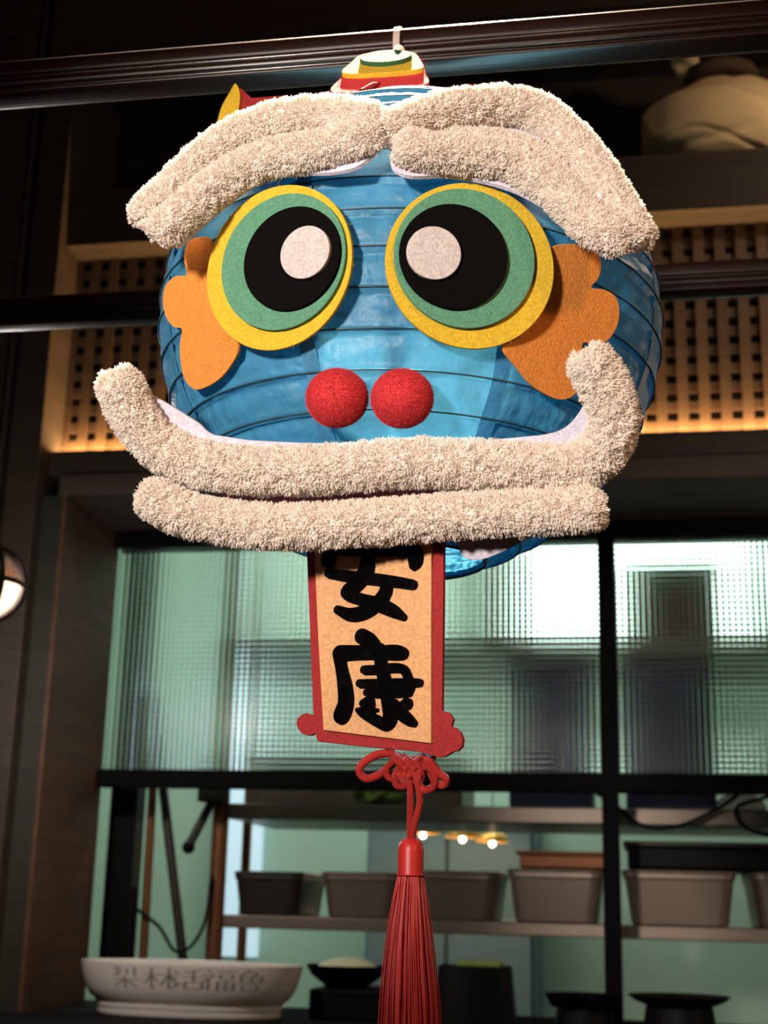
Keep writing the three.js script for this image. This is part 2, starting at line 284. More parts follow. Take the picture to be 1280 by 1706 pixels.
eyebrow([[47.7, -25.0], [39.0, -41.1], [26.1, -42.5], [-2.6, -36.5], [-22.8, -39.4], [-37.0, -52.9], [-48.7, -68.2], [-56.9, -77.6], [-62.4, -68.9], [-80.2, -52.5], [-82.6, -44.8], [-73.8, -22.7], [-60.2, -4.2], [-36.5, 8.0], [-2.3, 7.2], [26.3, -2.6]],
  [[[41.4, -16.0], [20.8, -4.7], [0.3, 1.2], [-19.5, 1.9], [-41.2, -5.5], [-56.5, -20.8], [-67.0, -40.1], [-76.9, -54.5]], [[42.8, -26.9], [32.0, -29.3], [12.8, -30.6], [-15.1, -29.7], [-35.5, -39.6], [-51.3, -57.3], [-61.0, -69.5]], [[12, -18], [-15, -15], [-40, -24], [-56, -42], [-64, -56]]], -14, 22, 0.1535);
eyebrow([[-34.0, -26.0], [-34.7, -43.4], [-27.4, -48.2], [-9.1, -45.6], [9.1, -46.6], [28.9, -53.2], [47.6, -68.9], [61.2, -84.6], [69.3, -90.6], [80.6, -87.6], [81.9, -66.3], [72.9, -36.0], [60.7, -12.1], [43.3, 6.3], [14.5, 8.2], [-18.6, -4.5]],
  [[[-35.0, -20.3], [-17.5, -8.8], [0.2, 0.5], [29.4, 7.7], [44.9, 2.1], [57.4, -15.8], [67.8, -39.1], [75.3, -66.5], [81.1, -84.3]], [[-26.9, -36.1], [-15.4, -37.2], [4.0, -36.3], [24.0, -38.0], [40.0, -50.0], [54.0, -70.0], [63.0, -83.0], [71.0, -87.0]], [[-8, -20], [8, -17], [24, -16], [38, -23], [54, -42], [65, -70]]], 18, 22, 0.1535);
{ const b = onPlate(mesh('upper_lip', sheet(outline([[-122.4, -11.0], [-90.1, -28.7], [-81.1, -35.9], [85.3, -41.4], [98.7, -37.3], [107.9, -25.7], [111.0, -16.9], [120.8, -32.1], [117.6, -46.9], [102.3, -62.6], [-38.6, -61.9], [-95.8, -54.0], [-117.7, -33.1]]), 0.0025), M.backing, lion), 0, -28, 0.153);
  mesh('tongue', sheet(outline([[-80, -66], [-20, -68], [20, -67], [60, -66], [60, -72], [-80, -72]]), 0.0025).translate(0, 0, -0.004), M.pink, b);
  fleece(b, [[-126.4, -8.7], [-120.5, -25.2], [-107.3, -40.4], [-88.7, -49.2], [-63.3, -53.5], [-38.0, -54.5], [-12.8, -53.7], [12.2, -52.2], [36.7, -52.7], [60.9, -54.3], [84.7, -56.8], [105.5, -56.2], [118.2, -45.5], [121.7, -32.1], [118.3, -18.7], [112.7, -8.2]], 0.0115, 0.0085, 56000);
  const j = onPlate(mesh('lower_lip', sheet(outline([[-102.6, -57.9], [-61.5, -64.4], [-17.7, -66.3], [55.3, -66.0], [107.8, -63.6], [107.4, -76.2], [80.1, -84.8], [64.8, -92.3], [52.5, -96.1], [45.2, -94.1], [40, -79], [-19.6, -78.4], [-69.4, -75.4], [-100.5, -67.1]]), 0.0025), M.backing, lion), 0, -30, 0.166);
  fleece(j, [[-109.4, -59.3], [-97.3, -66.3], [-78.6, -70.9], [-53.4, -74.8], [-25.1, -75.0], [5.9, -73.6], [36.5, -72.0], [66.7, -70.7], [90.5, -70.1], [107.7, -69.6]], 0.0106, 0.0085, 44000); }

// nose: two red pompoms
for (const c of [[-0.0145, -0.0915, 0.1335], [0.0182, -0.0925, 0.1320]]) {
  const r = 0.0150, p = mesh('nose_pompom', new THREE.SphereGeometry(r, 40, 28), M.pom, lion); p.position.set(c[0], c[1] + LB, c[2]); p.scale.set(1, 0.95, 0.95);
  const im = shadows(new THREE.InstancedMesh(hairGeo, M.pom, 16000)); im.name = 'fluff'; im.userData.kind = 'stuff';
  const q = new THREE.Quaternion(), m = new THREE.Matrix4(), up = new THREE.Vector3(0, 1, 0);
  for (let k = 0; k < 16000; k++) { const z = rr(-1, 1), a = rr(0, 6.283), s = Math.sqrt(1 - z * z), d = new THREE.Vector3(s * Math.cos(a), s * Math.sin(a), z); q.setFromUnitVectors(up, d.clone().add(new THREE.Vector3(rr(-.4, .4), rr(-.4, .4), rr(-.4, .4))).normalize()); m.compose(d.multiplyScalar(r * 0.985), q, new THREE.Vector3(0.00012, rr(0.0004, 0.0009), 0.00012)); im.setMatrixAt(k, m); }
  p.add(im);
}
// small felt mirror on the forehead, two felt ears behind the brows
{ const k = onPlate(mesh('forehead_ornament', sheet(outline([[-27.9, -26.6], [-24.2, 6.5], [-19.8, 33.5], [-11.8, 45.5], [-0.7, 47.6], [13.0, 41.9], [20.0, 23.1], [24.2, -0.1], [26.7, -22.0], [0.0, -27.7]]), 0.003), M.redBright, lion), 2, 40, 0, [-0.008, 0.135, 0.062]);
  mesh('felt_plate', sheet(outline([[-24.5, -0.6], [-22.0, 19.8], [-16.3, 35.8], [13.7, 33.4], [19.9, 13.9], [22.7, 0.1], [0.6, -4.6]]), 0.003).translate(0, 0, 0.0028), M.yellow, k);
  mesh('felt_disc', disc(-0.9, 19.5, 15.8, 12.4, 0.003).translate(0, 0, 0.0056), M.darkGreen, k);
  const pm = mesh('pompom', new THREE.SphereGeometry(0.0035, 16, 12), M.furBase, k); pm.position.set(0.0054, 0.0345, 0.0065);
  const im = shadows(new THREE.InstancedMesh(hairGeo, M.redBright, 500)); im.name = 'loose_fibres'; im.userData.kind = 'stuff'; const q = new THREE.Quaternion(), m = new THREE.Matrix4(), up = new THREE.Vector3(0, 1, 0);
  for (let i = 0; i < 500; i++) { const t = rr(0, 1), e = [[-27, -18], [-24, 7], [-20, 32], [-11, 45], [0, 47], [13, 41], [20, 26], [26, -12]], f = t * 6.99, a = Math.floor(f), w = f - a; q.setFromUnitVectors(up, new THREE.Vector3(rr(-1, 1), rr(-1, 1), rr(-.6, 1)).normalize()); m.compose(new THREE.Vector3((e[a][0] + (e[a + 1][0] - e[a][0]) * w) / 1000, (e[a][1] + (e[a + 1][1] - e[a][1]) * w) / 1000, rr(0, 0.003)), q, new THREE.Vector3(0.00012, rr(0.0006, 0.002), 0.00012)); im.setMatrixAt(i, m); }
  k.add(im);
  mesh('ribbon', tube([[-0.002, -0.016, 0.002], [-0.004, -0.024, 0.004], [-0.009, -0.034, 0.004]], 0.002, 12, 6), M.redBright, k);
  const ear = (sh, tip, z, y) => { const e = mesh('ear', sheet(outline(sh, false), 0.0022), M.red, lion); e.position.set(0, LB, z); if (tip) mesh('ear_tip', sheet(outline(tip), 0.0022).translate(0, 0, 0.0021), M.yellow, e); };
  ear([[-125, 82], [-112, 135], [-106, 157], [-98, 149], [-75, 149], [-58, 118], [-90, 88]], [[-118, 120], [-117.5, 140], [-112.1, 152.6], [-108.6, 158.8], [-105.3, 152.1], [-105.5, 140], [-108, 120]], 0.030);
  ear([[45, 100], [33, 143], [38, 147.5], [46, 146], [52, 142], [80, 110]], null, 0.030); }

// ---------------------------------------------------------------- cable tie, banner, tassel
{ const t = new THREE.Group(); const g = thing('cable_tie', 'clear white plastic cable tie looped over the dark rail above the lantern', 'cable tie', [LC[0] - 0.010, LC[1] + 0.12, LC[2]]);
  const s = new THREE.Shape(), yc = 2.0292 - (LC[1] + 0.12), ro = 0.0165, ri = 0.0152;
  s.moveTo(-ro, yc); s.absarc(0, yc, ro, Math.PI, 0, true); s.lineTo(0.005, 0.006); s.absarc(0, 0.006, 0.005, 0, Math.PI, true); s.lineTo(-ro, yc);
  const h = new THREE.Path(); h.moveTo(-ri, yc); h.absarc(0, yc, ri, Math.PI, 0, true); h.lineTo(0.0038, 0.006); h.absarc(0, 0.006, 0.0038, 0, Math.PI, true); h.lineTo(-ri, yc); s.holes.push(h);
  mesh('strap', new THREE.ExtrudeGeometry(s, { depth: 0.0042, bevelEnabled: false, curveSegments: 24 }).rotateY(-Math.PI / 2).translate(0.0021, 0, 0), M.tie, g);
  mesh('head', new RoundedBoxGeometry(0.006, 0.007, 0.005, 2, 0.001).translate(0, 0.05, -0.0125), M.tie, g); }

const lo = -20 * rad, BO = [-0.1253, 1.6294, 1.6066];
const banner = thing('scroll_banner', 'hanging red and cream felt scroll with black characters', 'banner', BO); banner.rotation.y = lo;
const hull = (p) => { p = p.slice().sort((a, b) => a[0] - b[0] || a[1] - b[1]); const half = (q) => { const h = []; for (const c of q) { while (h.length > 1 && (h.at(-1)[0] - h.at(-2)[0]) * (c[1] - h.at(-2)[1]) - (h.at(-1)[1] - h.at(-2)[1]) * (c[0] - h.at(-2)[0]) <= 0) h.pop(); h.push(c); } h.pop(); return h; }; return [...half(p), ...half(p.reverse())]; };
function strokes(list, t) {
  const out = [];
  for (const st of list) {
    const c = new THREE.CatmullRomCurve3(st.map(([x, y, w]) => new THREE.Vector3(x, y, w)), false, 'centripetal'), n = (st.length - 1) * 4, ps = c.getPoints(n);
    for (let i = 0; i < n; i++) { const pts = []; for (const q of [ps[i], ps[i + 1]]) for (let a = 0; a < 20; a++) pts.push([q.x + q.z / 2 * Math.cos(a * Math.PI / 10), q.y + q.z / 2 * Math.sin(a * Math.PI / 10)]); out.push(new THREE.ExtrudeGeometry(new THREE.Shape(mm(hull(pts))), { depth: t, bevelEnabled: false })); }
  }
  return merge(out);
}
{ const red = new THREE.Shape(mm([[-46, 72], [38, 66], [38.2, 18.6], [38.3, -36.7], [42.3, -38.1], [44.5, -41.3], [43.4, -44.6], [45.8, -45.4], [48.6, -47.9], [49.9, -51.2], [49.3, -54.6], [47, -56.6], [44.6, -56.8], [42.5, -58.0], [39.5, -59.3], [37.0, -59.4], [25.4, -56.2], [-8.9, -52.4], [-32.9, -49.2], [-34.5, -44.9], [-37, -46.0], [-39.8, -45.9], [-42.6, -44.9], [-44.9, -42.6], [-46.3, -39.8], [-46, -37.6], [-44.8, -36.1], [-42.6, -34.9], [-40.5, -34.5], [-37.7, -35.2], [-36.0, -36.5], [-38.8, -6.8], [-41.7, 25.4]]));
  const hole = new THREE.Path(); hole.absellipse(0.0405, -0.0412, 0.0014, 0.0019, 0, 6.2832); red.holes.push(hole);
  mesh('felt_backing', sheet(red, 0.0024), M.red, banner);
  mesh('felt_panel', sheet(new THREE.Shape(mm([[-40, 72], [31.9, 66], [32.7, 0.7], [33.6, -52.7], [3.1, -48.4], [-28.4, -43.9], [-33.8, 5.5]])), 0.0022).translate(0, 0, 0.0022), M.cream, banner);
  const an = mesh('character', strokes([[[-28.0, 44.7, 8.4], [-26.8, 49.5, 6.4], [-17.5, 49.1, 6.2], [-1.0, 47.2, 6.1], [15.2, 45.4, 6.0], [22.7, 44.0, 8.5], [24.1, 39.1, 7.7], [23.1, 36.4, 4.6]], [[-3, 56, 6], [-2, 50, 6.4]], [[-4.0, 43.1, 6.7], [-4.7, 37.1, 8.8], [-9.5, 30.4, 7.8], [-15.8, 26.1, 7.1], [-7.4, 21.8, 6.3], [3.5, 18.1, 7.4], [11.5, 14.3, 6.5], [17.7, 10.5, 3.4]], [[7.6, 30.0, 6.2], [6.9, 24.1, 7.0], [2.5, 19.0, 7.4], [-5.4, 14.9, 7.4], [-13.5, 14.3, 6.7], [-20.9, 17.3, 4.7]], [[-27.3, 37.3, 4.9], [-14.2, 34.4, 5.9], [-0.5, 31.8, 6.1], [12.9, 29.1, 5.6], [22.6, 26.8, 5.0]]], 0.0024).translate(0, 0, 0.0042), M.black, banner); an.userData.label = 'upper black character meaning peace';
  const kang = mesh('character', strokes([[[-5.9, 2.3, 8.2], [-1.8, 0.1, 7.7], [2.3, -3.7, 6.2]], [[-18.7, -5.4, 8.2], [-10.1, -5.6, 7.4], [4.1, -6.5, 6.9], [14.7, -7.2, 7.5], [17.7, -7.8, 6.1]], [[-19.6, -5.4, 6.7], [-17.8, -13.3, 6.2], [-15.4, -22.8, 7.8], [-14.6, -31.3, 8.5], [-16.7, -36.9, 8.9], [-17.5, -38.1, 6.2]], [[-4.0, -14.9, 4.5], [5.2, -15.1, 4.6], [13.1, -14.8, 4.6], [18.3, -15.9, 4.6], [21.0, -20.2, 4.4], [22.4, -25.6, 4.4], [18.6, -27.6, 4.5]], [[-6.5, -21.6, 4.2], [4.6, -22.2, 4.6], [18.5, -22.7, 4.6], [27.4, -23.0, 3.9]], [[-2.3, -26.5, 3.8], [4.7, -27.0, 4.6], [13.4, -27.3, 4.6], [21.6, -27.4, 4.2]], [[4.1, -4.6, 6.2], [5.6, -13.2, 6.5], [8.1, -22.5, 6.9], [10.0, -31.7, 6.9], [11.5, -39.3, 7.6], [9.5, -42.6, 6.5], [3.3, -40.5, 5.7], [-3.8, -36.4, 5.4], [-7.8, -35.0, 1.5]], [[-4.4, -31.8, 3.8], [-0.5, -30.4, 4.2], [0.5, -32.8, 3.5]], [[-7.4, -34.8, 1.9], [-2.1, -34.8, 3.1], [3.6, -35.3, 1.7]], [[18.7, -33.6, 4.2], [20.8, -33.0, 5.7]], [[13.5, -32.6, 4.6], [17.1, -37.3, 6.4], [21.4, -40.8, 5.7], [24.7, -42.8, 3.4]]], 0.0024).translate(0, 0, 0.0042), M.black, banner); kang.userData.label = 'lower black character meaning health'; }

{ const t = thing('tassel', 'red tassel hanging from a knotted cord below the banner', 'tassel', BO);
  const c = (pts, r = 0.0021, seg = 40) => { const g = tube(pts.map(([x, y, z = 0]) => [x / 1000, y / 1000, z / 1000]), r, seg, 10); return g; };
  mesh('cord_loop', c([[10, -56, 1], [2, -57, 3], [-5, -61, 3], [-7.4, -65, 2], [-4, -68.6, 2], [2, -67, 1], [8, -62, 0], [12, -59, 2]]), M.cord, t);
  mesh('cord_loop', c([[24, -57, 0], [28, -60, 3], [33, -66, 3], [36, -68.5, 2], [34.5, -71.5, 1], [31, -70, 0], [27, -64, -1], [23, -60, 0]], 0.0020), M.cord, t);
  mesh('cord_loop', c([[10, -60, 2], [6.5, -64, 3], [7.4, -68, 2], [10.6, -68.6, 0], [13, -65, -1], [13, -61, 1]], 0.0017), M.cord, t);
  mesh('cord_loop', c([[13, -63, 2], [10.6, -68, 3], [12, -72, 2], [16, -71.6, 1], [18, -67, 0], [17, -63, 1]], 0.0018), M.cord, t);
  mesh('cord_loop', c([[22, -63, 2], [27, -63, 3], [30.5, -67, 3], [29.5, -72.5, 2], [25.5, -74, 2], [22.4, -71, 0], [22, -66, 1]], 0.0020), M.cord, t);
  const knot = []; for (let k = -2; k <= 2; k++) { const o = k * 3.0; knot.push(c([[18.5 + o - 7, -62 - o * 0.35 + 5.5, 0], [18.5 + o - 3.5, -62 + 3 - o * 0.2, k % 2 ? 3 : 1], [18.5 + o * 0.7, -62.5, k % 2 ? 1 : 3.5], [18.5 + o * 0.4 + 3, -66.5, k % 2 ? 3 : 1], [18.5 + o * 0.2 + 3.5, -69, 0]], 0.0018)); knot.push(c([[18.5 + o + 7, -62 + o * 0.35 + 5, 0], [18.5 + o + 3.5, -62 + 2.5, k % 2 ? 1 : 3], [18.5 + o * 0.7, -63.5, k % 2 ? 3.5 : 1], [18.5 + o * 0.4 - 3, -67, k % 2 ? 1 : 3], [18.5 + o * 0.2 - 3, -69.5, 0]], 0.0018)); }
  mesh('knot', merge(knot), M.cord, t);
  mesh('cord', c([[17.5, -66, 1], [18.4, -75, 1.5], [18.6, -86, 1.5], [18.6, -97, 1], [18.8, -101, 0]], 0.0017, 60), M.cord, t);
  mesh('cord', c([[20, -66, 1], [22.6, -74, 2], [23.2, -80, 2], [21, -90, 2], [19.6, -97, 1.5], [19, -101, 0]], 0.0017, 60), M.cord, t);
  const head = new THREE.LatheGeometry([[0.001, -0.0968], [0.004, -0.0974], [0.0058, -0.0998], [0.0063, -0.103], [0.0062, -0.1134], [0.0067, -0.1142], [0.0067, -0.1152], [0.001, -0.1155]].map(([x, y]) => new THREE.Vector2(x, y)).reverse(), 40).translate(0.0190, 0, 0);
  mesh('tassel_head', head, M.silk, t);
  const th = [];
  for (let k = 0; k < 520; k++) { const a = rr(0, 6.283), q = Math.sqrt(rr(0.05, 1)), w = rr(-0.001, 0.001), L1 = rr(0.095, 0.112), f = rr(0.9, 1.08), cx = 0.019, x = Math.cos(a) * q, z = Math.sin(a) * q;
    th.push(tube([[cx + x * 0.0060, -0.1135, z * 0.006], [cx + x * 0.0085 * f + w * 0.4, -0.130, z * 0.0085], [cx + x * 0.0112 * f + w, -0.152, z * 0.011], [cx + 0.0006 + x * 0.0133 * f + w, -0.175, z * 0.013], [cx + 0.001 + x * 0.0148 * f, -0.1135 - L1, z * 0.014]], 0.00036, 14, 4)); }
  const fr = mesh('fringe', merge(th), M.silk, t); fr.userData.kind = 'stuff'; }

// ---------------------------------------------------------------- rails overhead
function rail(name, label, y, z, dy) {
  const g = thing(name, label, 'rail', [0, y, z]);
  const p = [[-10, 12.6], [-6, 13.6], [4, 13.6], [9, 12.2], [11.4, 9], [11.8, 4], [11.2, 0.6], [9.6, -0.6], [9.6, -2.0], [11.6, -3.6], [12.4, -6], [11.4, -8.4], [9.2, -9.0], [9.4, -10.2], [10.8, -11.2], [10.4, -12.8], [8, -13.5], [-8, -13.5], [-11, -11], [-12, 0], [-11.6, 10]];
  const s = outline(p, true, 5);
  mesh('bar', new THREE.ExtrudeGeometry(s, { depth: 2.8, bevelEnabled: false, curveSegments: 4 }).rotateY(-Math.PI / 2).translate(1.4, 0, 0), M.rail, g);
  for (const x of [-1.3, 1.3]) mesh('hanger_rod', rod([x, 0, 0], [x, 3.36 - y, 0], 0.006), M.rail, g);
  return g;
}
rail('rail', 'glossy dark brown rail that the lantern hangs from', 2.0292, LC[2]);
rail('rail', 'second dark rail passing behind the lantern', 2.004, 1.2115);

// ---------------------------------------------------------------- pendant lamps
function pendant(p, label, power, color = KEYCOL) {
  const g = thing('pendant_lamp', label, 'lamp', p, 'round mesh pendant lamps'), r = 0.056;
  mesh('cable', rod([0, r, 0], [0, 3.36 - p[1], 0], 0.0025, 8), M.blackPlastic, g);
  mesh('cap', new THREE.LatheGeometry([[0, 0.062], [0.008, 0.062], [0.010, 0.054], [0.026, 0.047], [0.027, 0.044], [0, 0.044]].map(([x, y]) => new THREE.Vector2(x, y)).reverse(), 32), M.meshShade, g);
  mesh('rim', new THREE.TorusGeometry(r - 0.001, 0.004, 10, 48).rotateX(Math.PI / 2), M.meshShade, g);
  for (let k = 0; k < 3; k++) mesh('hoop', new THREE.TorusGeometry(r, 0.0052, 8, 48).rotateY(k * Math.PI / 3 + 0.35), M.meshShade, g);
  const wires = [];
  for (let k = 0; k < 40; k++) { const a = k / 40 * 6.2832, pts = []; for (let i = 0; i <= 8; i++) { const l = i / 8 * 58 * rad; pts.push([0.054 * Math.cos(l) * Math.cos(a), 0.054 * Math.sin(l), 0.054 * Math.cos(l) * Math.sin(a)]); } wires.push(tube(pts, 0.0014, 8, 4)); }
  for (let i = 1; i < 13; i++) { const l = i / 13 * 60 * rad; wires.push(new THREE.TorusGeometry(0.054 * Math.cos(l), 0.0012, 4, 40).rotateX(Math.PI / 2).translate(0, 0.054 * Math.sin(l), 0)); }
  mesh('mesh_shade', merge(wires), M.meshShade, g);
  mesh('bulb', new THREE.SphereGeometry(0.049, 32, 16, 0, 6.2832, Math.PI / 2 - 0.08, Math.PI / 2 + 0.08), glow(0xffe2b8, 2.4), g);
  mesh('amber_liner', new THREE.SphereGeometry(0.0485, 32, 16, 0, 6.2832, 0, Math.PI / 2 + 0.1), glow(0xc8863c, 0.5), g);
  const l = new THREE.PointLight(color, power, 0, 2); l.castShadow = true; l.shadow.radius = 2.2; l.name = 'bulb_beam'; g.add(l);
  return g;
}
pendant([-0.914, 1.935, 0.45], 'round mesh pendant lamp glowing beside the dark pillar', 1.25, 0xfff4ec);
pendant([1.15, 1.93, 0.45], 'unseen mesh pendant lamp lighting the counter from farther along', 1.1);  // out of view, placed to light the niche side wall and the pans
pendant([0.75, 2.95, 0.45], 'unseen mesh pendant lamp hanging high to light the sack', 1.5);  // out of view, placed to light the sack and the beam edge

for (const [l, label] of [[key, 'unseen black lamp on a drop rod lighting the lantern front'], [side, 'unseen black lamp on a drop rod lighting the right cheek']]) {  // out-of-view fixtures for the two lamps aimed at the lantern
  const dir = l.target.position.clone().sub(l.position).normalize(), q = new THREE.Quaternion().setFromUnitVectors(new THREE.Vector3(0, 1, 0), dir), p = l.position.clone().addScaledVector(dir, -0.02), g = thing('unseen_spotlight', label, 'light', p.toArray());
  const can = new THREE.LatheGeometry([[0.001, -0.10], [0.05, -0.10], [0.056, -0.09], [0.056, 0.004], [0.051, 0.004], [0.051, -0.05]].map(([a, b]) => new THREE.Vector2(a, b)), 40).applyQuaternion(q); mesh('housing', can, M.frame, g);
  mesh('lamp', new THREE.CylinderGeometry(0.050, 0.050, 0.004, 40).translate(0, -0.03, 0).applyQuaternion(q), glow(0xffe6d0, 3), g); mesh('rod', rod([-dir.x * 0.06, 0.04, -dir.z * 0.06], [-dir.x * 0.06, 3.36 - p.y, -dir.z * 0.06], 0.007), M.frame, g); }
{ const d = thing('downlight', 'round recessed ceiling downlight out of view above the rails', 'light', [-0.27, 3.30, 0.75]);
  mesh('housing', new THREE.LatheGeometry([[0.030, 0], [0.045, 0], [0.047, 0.004], [0.047, 0.06], [0.030, 0.06]].map(([x, y]) => new THREE.Vector2(x, y)), 40), M.frame, d);
  mesh('lamp', new THREE.CylinderGeometry(0.029, 0.029, 0.004, 32).translate(0, 0.02, 0), glow(0xffe3c4, 3), d); }

// ---------------------------------------------------------------- cloth sack in the niche
{ const g = thing('cloth_sack', 'cream cloth sack with soft folds lying on the upper shelf', 'sack', [0.20, 2.815, -0.085]);
  const s = new THREE.SphereGeometry(1, 96, 64), p = s.attributes.position;
  for (let i = 0; i < p.count; i++) { let x = p.getX(i), y = p.getY(i), z = p.getZ(i);
    const crease = (q, w) => -Math.exp(-(Math.sin(q) ** 2) / w), f = 0.085 * crease(2.6 * y - 1.5 * x + 0.45 * Math.sin(3 * x + 1) + 0.9, 0.05) + 0.05 * crease(4.1 * y + 1.2 * x + 0.5 * Math.sin(4 * x) + 2.2, 0.04) + 0.05 * (vnoise(x * 2.4 + 9, y * 4 + 9) - 0.5);
    const k = 1 + f; y = y < 0 ? Math.sign(y) * Math.pow(-y, 0.55) : y; const w = y > 0.2 ? 1 - 0.38 * (y - 0.2) : 1;
    p.setXYZ(i, x * k * w * 0.155, 0.098 + y * k * 0.098, z * k * w * 0.105); }
  s.computeVertexNormals(); mesh('body', s, M.sack, g);
  mesh('tie_band', new THREE.TorusGeometry(0.05, 0.018, 10, 32).rotateX(Math.PI / 2).scale(1, 0.8, 0.8).translate(-0.005, 0.190, 0.02), M.sackTie, g);
  const n = new THREE.LatheGeometry([[0.006, 0], [0.020, 0.014], [0.024, 0.03], [0.014, 0.05], [0.001, 0.058]].map(([x, y]) => new THREE.Vector2(x, y)).reverse(), 24); const q = n.attributes.position; for (let i = 0; i < q.count; i++) { const a = Math.atan2(q.getZ(i), q.getX(i)), k = 1 + 0.22 * Math.sin(5 * a); q.setX(i, q.getX(i) * k); q.setZ(i, q.getZ(i) * k); } n.computeVertexNormals();
  mesh('gathered_top', n.rotateZ(1.0).translate(-0.045, 0.198, 0.03), M.sack, g); }

// ---------------------------------------------------------------- on the counter
{ const W = 1024, H = 256, cv = document.createElement('canvas'); cv.width = W; cv.height = H; const x = cv.getContext('2d'); x.fillStyle = '#ffffff'; x.fillRect(0, 0, W, H);
  x.strokeStyle = '#9a948c'; x.lineWidth = 4; x.lineCap = 'round';
  const G = [ // five characters on a 10 x 10 square
    [[1, 1, 4, 1], [2.5, 0, 2.5, 4], [1, 4, 4, 2], [6, 1, 6, 3.4], [8.6, 0, 8.6, 4], [0, 6, 10, 6], [5, 4.6, 5, 10], [4.6, 6.2, 1, 9.4], [5.4, 6.2, 9, 9.4]],
    [[0, 3, 4.4, 3], [2.2, 0, 2.2, 10], [2.1, 3.4, 0, 7], [2.4, 3.6, 4, 6], [5, 3, 10, 3], [7.5, 0, 7.5, 10], [7.3, 3.4, 5, 8], [7.7, 3.4, 10, 8]],
    [[0.6, 1, 2, 2], [0, 4, 1.6, 5], [0.4, 9.4, 2.4, 6.6], [8.6, 0.4, 4, 1.6], [3.4, 3.6, 10, 3.6], [6.4, 1.4, 6.4, 6], [4, 6, 9, 6], [4, 6, 4, 9.6], [9, 6, 9, 9.6], [4, 9.6, 9, 9.6]],
    [[1.6, 0, 2.4, 1], [0.2, 2.4, 3.6, 2.4], [3.6, 2.4, 0.2, 6], [2, 4.2, 2, 10], [4.6, 0.6, 10, 0.6], [5.4, 2.2, 9.2, 2.2], [5.4, 2.2, 5.4, 4.2], [9.2, 2.2, 9.2, 4.2], [5.4, 4.2, 9.2, 4.2], [4.8, 5.6, 9.8, 5.6], [4.8, 5.6, 4.8, 10], [9.8, 5.6, 9.8, 10], [4.8, 7.8, 9.8, 7.8], [7.3, 5.6, 7.3, 10], [4.8, 10, 9.8, 10]],
    [[4, 0, 1, 2.6], [4, 1, 7, 1], [7, 1, 5.6, 2.6], [1.4, 2.8, 8.6, 2.8], [1.4, 2.8, 1.4, 6], [8.6, 2.8, 8.6, 6], [1.4, 4.4, 8.6, 4.4], [5, 2.8, 5, 6], [1.4, 6, 8.6, 6], [2.4, 7.4, 7.6, 7.4], [2.4, 7.4, 2.4, 10], [7.6, 7.4, 7.6, 10], [2.4, 10, 7.6, 10]]];
  G.forEach((g, k) => { const cx = W * (0.5 + [-0.075, -0.017, 0.023, 0.066, 0.117][k]) - 26; for (const [a, b, c, d] of g) { x.beginPath(); x.moveTo(cx + a * 5.0, 52 + b * 9.5); x.lineTo(cx + c * 5.0, 52 + d * 9.5); x.stroke(); } });
  const t = new THREE.CanvasTexture(cv); t.colorSpace = THREE.SRGBColorSpace;
  const lathe = (pts) => new THREE.LatheGeometry(pts.map(([a, b]) => new THREE.Vector2(a, b)), 96, Math.PI, Math.PI * 2);
  const g = thing('serving_bowl', 'white oval porcelain serving bowl with faint grey characters', 'bowl', [-0.733, 1.318, -0.075]);
  const wall = lathe([[0.163, 0.0245], [0.172, 0.032], [0.180, 0.044], [0.186, 0.060], [0.190, 0.078], [0.1905, 0.0835]]); wall.scale(1, 1, 0.5);
  const m = M.porcelain.clone(); m.map = t; mesh('bowl_wall', wall, m, g);
  const inner = lathe([[0.1905, 0.0835], [0.1885, 0.0845], [0.1865, 0.083], [0.182, 0.06], [0.165, 0.03], [0.13, 0.020], [0.001, 0.019]]); inner.scale(1, 1, 0.5); mesh('bowl_inside', inner, M.porcelain, g);
  const foot = lathe([[0.001, 0.003], [0.152, 0.0], [0.1565, 0.002], [0.1575, 0.0085], [0.1555, 0.011], [0.1595, 0.014], [0.160, 0.0185], [0.158, 0.021], [0.163, 0.0245]]); foot.scale(1, 1, 0.5); mesh('foot_ring', foot, M.porcelain, g); }

